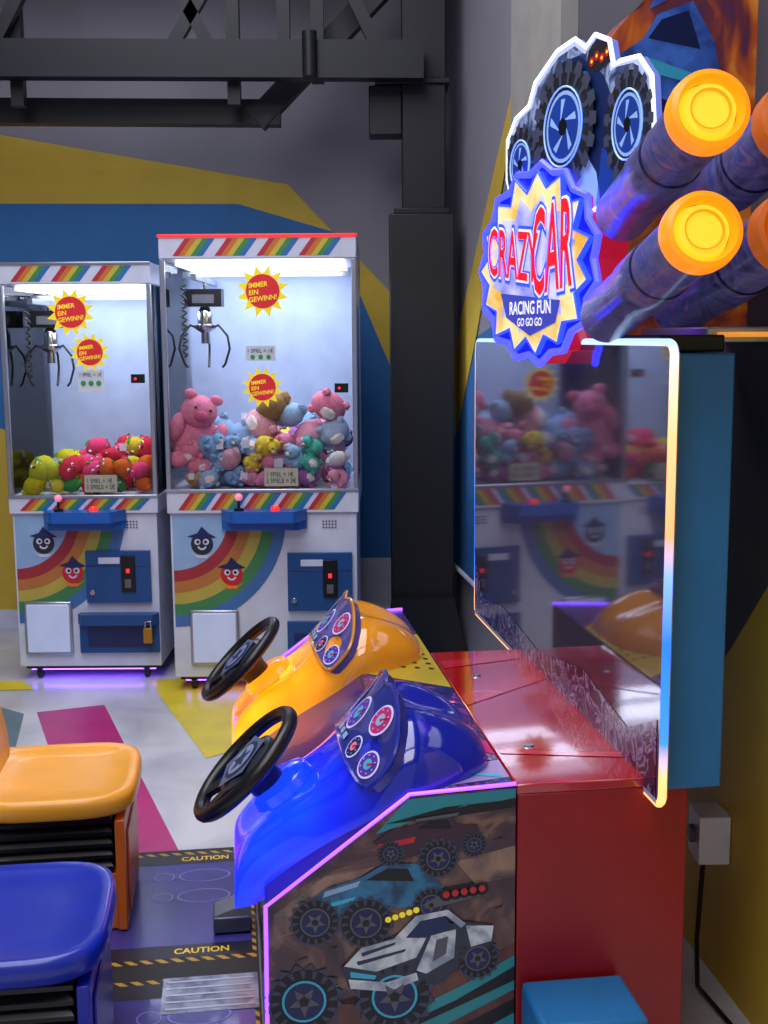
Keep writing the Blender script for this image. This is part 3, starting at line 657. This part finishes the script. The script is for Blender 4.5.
ap([(38, 110), (60, 95), (95, 85), (120, 72), (150, 74), (168, 88), (178, 100), (150, 118), (80, 122), (42, 120)], .0032, ramp_mat('art_sea', [(.4, '#123c5c'), (.6, '#2878a4')], scale=20)); ap([(100, 88), (122, 77), (142, 79), (148, 92)], .0037, BLK); ap([(45, 113), (90, 104), (88, 108), (48, 118)], .0037, CYAN); ap([(60, 97), (95, 88), (92, 94), (58, 103)], .0038, LBLUE)
atire(50, 128, 27, GREY); atire(100, 132, 29, GREY); atire(165, 118, 20, GREY)
ap([(75, 178), (90, 160), (130, 148), (165, 140), (200, 138), (222, 142), (230, 155), (225, 168), (195, 180), (178, 200), (130, 206), (82, 198)], .0045, DG)
ap([(78, 176), (95, 158), (132, 150), (160, 152), (150, 172), (110, 184)], .0048, WB); ap([(165, 150), (190, 145), (188, 175), (160, 190), (150, 186)], .0048, WB); ap([(200, 142), (228, 144), (226, 160), (205, 165)], .0048, WB)
ap([(128, 150), (150, 128), (182, 124), (200, 140), (195, 144), (180, 130), (154, 134), (138, 152)], .005, WB); ap([(140, 150), (154, 135), (178, 131), (188, 143), (162, 150)], .0049, NAVY)
ap([(82, 190), (120, 196), (150, 188), (152, 196), (122, 206), (84, 200)], .005, WB); ap([(84, 182), (110, 188), (108, 192), (84, 188)], .0052, CYAN); ap([(170, 155), (182, 152), (180, 170), (166, 178)], .0052, GREY)
ap([(95, 163), (130, 154), (128, 157), (96, 167)], .0052, DG); ap([(90, 172), (140, 162), (138, 165), (92, 176)], .0052, DG)
ap([(155, 118), (170, 110), (215, 102), (218, 110), (175, 120)], .005, GREY)
for i in range(5): m.disc(A, 180+i*9, 108-i, 7, .0052, TIRE, 12); m.disc(A, 180+i*9, 108-i, 3.5, .0055, RED, 10)
for i in range(5): m.disc(A, 122+i*7, 130-i*2, 3.2, .0055, STY, 10)
m.done(G, norm=False)
m = MB('side_artwork_wheels'); atire(38, 210, 40, CYAN); atire(128, 212, 42, CYAN); atire(212, 178, 24, GREY); m.text(A, 'ZR-9', 175, 262, 60, -24, .004, CYAN); m.done(G, norm=False)
m = MB('console_led_rim'); LV = mat('led_violet', '#8a50ff', .3, es=3.5, ecol='#7a40ff')
m.tube([V((x, .078, z+.004)) for x, z in prof[1:4]]+[V((-.783, .078, 0.05))], .0045, LV, 6)
m.tube([V((x, 1.632, z+.004)) for x, z in prof[1:4]], .006, LV, 6)
m.done(G)
# pods
def pod(sc, shell, trim, face):
    st = [(.30, .722, .08), (.31, .755, .135), (.345, .795, .185), (.40, .828, .22), (.46, .848, .24), (.50, .842, .245), (.55, .795, .24), (.60, .745, .215), (.64, .712, .19), (.69, .69, .17), (.74, .665, .16), (.79, .625, .16), (.825, .575, .165), (.84, .53, .17), (.84, .48, .165)]
    rings = []; N = 20
    for t, zt, hw in st:
        zb = (.715 if t <= .495 else .70-.747*(t-.495))
        if t > .78: zb = .46
        zb = min(zb, zt-.005)
        r = []
        for k in range(N+1):
            a = math.pi*k/N; c = math.cos(a)
            x = hw*(abs(c)**.8)*(1 if c > 0 else -1)
            pz = math.sin(a)**.75
            if t < .5: pz *= 1-.28*math.exp(-((c)/.20)**2)*min(1, (t-.29)/.08)
            elif t > .6: pz *= 1-.24*math.exp(-((c)/.5)**2)*min(1, (t-.6)/.1)
            r.append(V((-t, sc+x, zb+(zt-zb)*pz)))
        rings.append(r)
    m = MB('cockpit_pod'); m.quads(rings, shell, False); m.done(G, sub=2, ang=180)
    m = MB('throat_collar'); m.lathe([(.075, 0), (.07, .02), (.05, .03)], (-.73, sc, .645), (-.6, 0, .8), shell, 24); m.done(G)
    FG = Fr((-.562, sc-.005, .802), (0, -1, 0), (.656, 0, .755))
    sg = -1 if FG.n.z < 0 else 1
    FG.bend = -1.0*sg
    m = MB('gauge_panel'); pts = []
    for k in range(40):
        a = 2*math.pi*k/40; c, s_ = math.cos(a), math.sin(a)
        x = .225*abs(c)**.8*(1 if c > 0 else -1); y = (.090 if s_ > 0 else .080)*abs(s_)**.6*(1 if s_ > 0 else -1)
        if s_ > 0: y -= .018*math.exp(-(x/.04)**2)
        y -= .9*x*x; pts.append((x, y+.012))
    m.prism([FG.at(x, y, -.02*sg) for x, y in pts], FG.n*.024*sg, face, c=FG.at(0, 0, -.02*sg))
    m.tube([FG.at(x, y, .004*sg) for x, y in pts], .005, trim, 6, True)
    for i, (x, y, r) in enumerate([(-.18, -.040, .030), (-.115, .035, .036), (-.10, -.045, .026), (0, .0, .042), (.10, -.045, .026), (.115, .035, .036), (.18, -.040, .030)]):
        m.disc(FG, x, y, r, .0060*sg, mat('gauge_ring', '#b8b8e8', .3, es=.4), 24); m.disc(FG, x, y, r*.86, .0068*sg, [PUR, NAVY, MAG][i % 3], 24)
        m.disc(FG, x, y, r*.4, .0076*sg, [CYAN, PINK, LBLUE][i % 3], 16); m.flat(FG, [(x-.003, y), (x+r*.6, y+r*.5), (x+.003, y-.004)], .0085*sg, RED)
        for k in range(8):
            a = k*math.pi/4; m.disc(FG, x+r*.66*math.cos(a), y+r*.66*math.sin(a), r*.06, .0076*sg, WHITE, 6)
    for i in range(3): m.flat(FG, [(-.05+i*.034, -.058), (-.026+i*.034, -.058), (-.026+i*.034, -.044), (-.05+i*.034, -.044)], .007*sg, LBLUE)
    m.done(G, norm=False)
    C = V((-.81, sc, .704)); nx = V((-.707, 0, .707)); u = V((0, 1, 0)); w = V((.707, 0, .707))
    m = MB('steering_wheel')
    m.tube([C+(u*math.cos(a)+w*math.sin(a))*.137 for a in [2*math.pi*k/40 for k in range(40)]], .016, BLK, 10, True)
    FW = Fr(C, u, w); s2 = 1 if FW.n.dot(nx) > 0 else -1
    for a in (math.radians(90+90), math.radians(0), math.radians(-90-25), math.radians(-90+25)):
        d = u*math.cos(a)+w*math.sin(a); m.bar(C-nx*.012, C+d*.13, .035, .012, BLK, up=nx)
    m.lathe([(.05, -.03), (.078, -.012), (.076, .0), (.060, .008), (.0, .01)], C, nx, mat('hub_grey', '#2a2f3c', .3), 28)
    m.star(FW, 0, 0, .075, .058, 5, .0115*s2, mat('hub_steel', '#566688', .3)); m.disc(FW, 0, 0, .05, .0125*s2, NAVY); m.disc(FW, 0, 0, .04, .0135*s2, mat('hub_white', '#8090b8', .3)); m.star(FW, 0, 0, .034, .014, 5, .0145*s2, NAVY)
    m.lathe([(.05, -.03), (.04, -.05), (.035, -.14)], C, nx, BLK, 20)
    m.done(G)
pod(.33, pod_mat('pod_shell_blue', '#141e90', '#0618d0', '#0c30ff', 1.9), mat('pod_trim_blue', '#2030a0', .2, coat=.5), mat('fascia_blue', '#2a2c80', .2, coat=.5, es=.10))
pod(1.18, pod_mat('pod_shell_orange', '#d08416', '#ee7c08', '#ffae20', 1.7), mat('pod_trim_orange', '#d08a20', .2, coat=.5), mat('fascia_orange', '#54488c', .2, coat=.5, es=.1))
m = MB('pedals'); PH = mat('pedal_housing', '#50546a', .35, .4)
for y0 in (.86, .02):
    m.box(-.90, -.80, y0, y0+.10, .047, .09, PH); m.prism([V((-.90, y0+.01, .09)), V((-.80, y0+.01, .09)), V((-.80, y0+.01, .125))], (0, .08, 0), ALU)
m.done(G, bevel=.004)
# ------------------------------------------------------------------ foot platform
PFm = empty('foot_platform', (.547, 2.23, 0), TH)
m = MB('deck_plate')
FPm = ramp_mat('footplate', [(.35, '#2e2e70'), (.65, '#403e92')], scale=5, rough=.3); HZ = stripe_mat('hazard_tape', '#14141c', '#b89030', 26)
m.box(-1.66, -.785, -.30, 1.42, 0, .04, DARK)
def fp(x0, x1, y0, y1, z, mt): m.face([V((x0, y0, z)), V((x1, y0, z)), V((x1, y1, z)), V((x0, y1, z))], mt)
CBD = mat('caution_band', '#1c1c2c', .4)
for y0, y1 in ((-.28, .66), (.74, 1.40)):
    fp(-1.64, -.79, y0, y1, .0405, HZ); fp(-1.62, -.80, y0+.02, y1-.02, .041, FPm)
    F = Fr((0, 0, .042), (1, 0, 0), (0, 1, 0))
    LP = mat('foot_outline', '#7c7cc8', .4)
    for yy in (y1-.17, y1-.30):
        m.disc(F, -.93, yy, .075, .0, LP, 24, ry=.042); m.disc(F, -.93, yy, .070, .0004, FPm, 24, ry=.038); m.disc(F, -1.045, yy, .03, .0, LP, 20, ry=.03); m.disc(F, -1.045, yy, .026, .0004, FPm, 20, ry=.026)
    fp(-1.62, -.80, y1-.085, y1-.02, .0415, CBD); fp(-1.62, -.80, y0+.02, y0+.085, .0415, CBD)
    for xx in (-.93, -1.25): m.text(F, 'CAUTION', xx, y1-.052, .14, .028, .0, YEL); m.text(F, 'CAUTION', xx, y0+.052, .14, .028, .0, YEL)
m.box(-1.02, -.79, .50, .66, .04, .043, ramp_mat('tread_plate', [(.35, '#4a5070'), (.6, '#8a90a8')], scale=20, rough=.3))
for i in range(5): m.box(-1.01, -.80, .515+i*.03, .522+i*.03, .042, .044, ALU)
m.done(PFm)
# ------------------------------------------------------------------ seats
def seat(s_, t, main, base):
    d = V((-.129, .992, 0)); n = V((-.992, -.129, 0)); o = V((.547, 2.23, 0))+d*s_+n*t
    E = empty('arcade_seat', o, TH)
    def ring(sc, z, n_=40):
        R = []
        for k in range(n_):
            a = 2*math.pi*k/n_; c, s1 = math.cos(a), math.sin(a)
            x = .22*sc*abs(c)**.5*(1 if c > 0 else -1); y = .235*sc*abs(s1)**.5*(1 if s1 > 0 else -1)
            lift = 1.6*max(0, -x-.10)**2; R.append(V((x, y, z+lift)))
        return R
    m = MB('seat_pan'); m.quads([ring(.90, .365), ring(.97, .37), ring(1.0, .38), ring(1.0, .405), ring(.98, .42), ring(.93, .425), ring(.84, .417), ring(.5, .413), ring(.12, .412)], main, True, True, True); m.done(E, ang=60)
    m = MB('backrest')
    rg = []
    for sc, dx in ((.9, -.03), (1, -.015), (1, .0), (.94, .015), (.7, .01), (.1, .008)):
        R = []
        for k in range(40):
            a = 2*math.pi*k/40; c, s1 = math.cos(a), math.sin(a)
            y = .23*sc*abs(c)**.55*(1 if c > 0 else -1); zz = .20*sc*abs(s1)**.6*(1 if s1 > 0 else -1)
            R.append(V((-.165+dx-.25*(zz+.2), y, .60+zz)))
        rg.append(R)
    m.quads(rg, main, True, True, True); m.done(E, ang=60)
    m = MB('seat_base'); m.box(-.2, .17, -.19, .19, .0445, .20, base); m.box(.165, .19, -.20, .20, .0445, .35, base); m.box(-.22, -.195, -.20, .20, .0445, .38, base)
    m.box(.19, .196, -.15, .15, .07, .30, base); m.done(E, bevel=.008)
    m = MB('bellows')
    for i in range(5):
        z = .205+i*.032; m.quads([[V((a*q4, b*q4, zz)) for a, b in ((-.185, -.19), (.155, -.19), (.155, .19), (-.185, .19))] for q4, zz in ((.93, z), (1.02, z+.008), (1.02, z+.018), (.93, z+.032))], BLK)
    m.done(E)
SYE = mat('seat_yellow', '#eca42c', .35, coat=.2, es=.05); SBL = mat('seat_blue', '#142ca4', .3, coat=.2)
seat(1.12, 1.315, SYE, mat('base_orange', '#d86a1c', .35)); seat(.30, 1.315, SBL, mat('base_blue', '#1a2aac', .3))
# ------------------------------------------------------------------ lights
light('ceiling_softbox', (-1.2, 3.2, 4.3), 2.4, 140, (.92, .92, 1), sy=3.5)
light('ceiling_softbox', (-.9, .2, 4.2), 2.0, 80, (1, .95, .98), sy=2.0)
w = bpy.data.worlds.new('World'); scn.world = w; w.use_nodes = True
w.node_tree.nodes['Background'].inputs[0].default_value = (.32, .32, .40, 1); w.node_tree.nodes['Background'].inputs[1].default_value = .9
# ------------------------------------------------------------------ camera
cam = bpy.data.cameras.new('camera'); co = bpy.data.objects.new('camera', cam); scn.collection.objects.link(co)
cam.sensor_fit = 'VERTICAL'; cam.sensor_height = 36; cam.lens = 1200/1024*36; cam.clip_start = .05
co.matrix_world = Matrix.Translation((0, 0, 1.6)) @ Matrix.Rotation(math.radians(90-8.3), 4, 'X') @ Matrix.Rotation(math.radians(-.4), 4, 'Z')
scn.camera = co
try: scn.view_settings.view_transform = 'Standard'
except Exception: pass
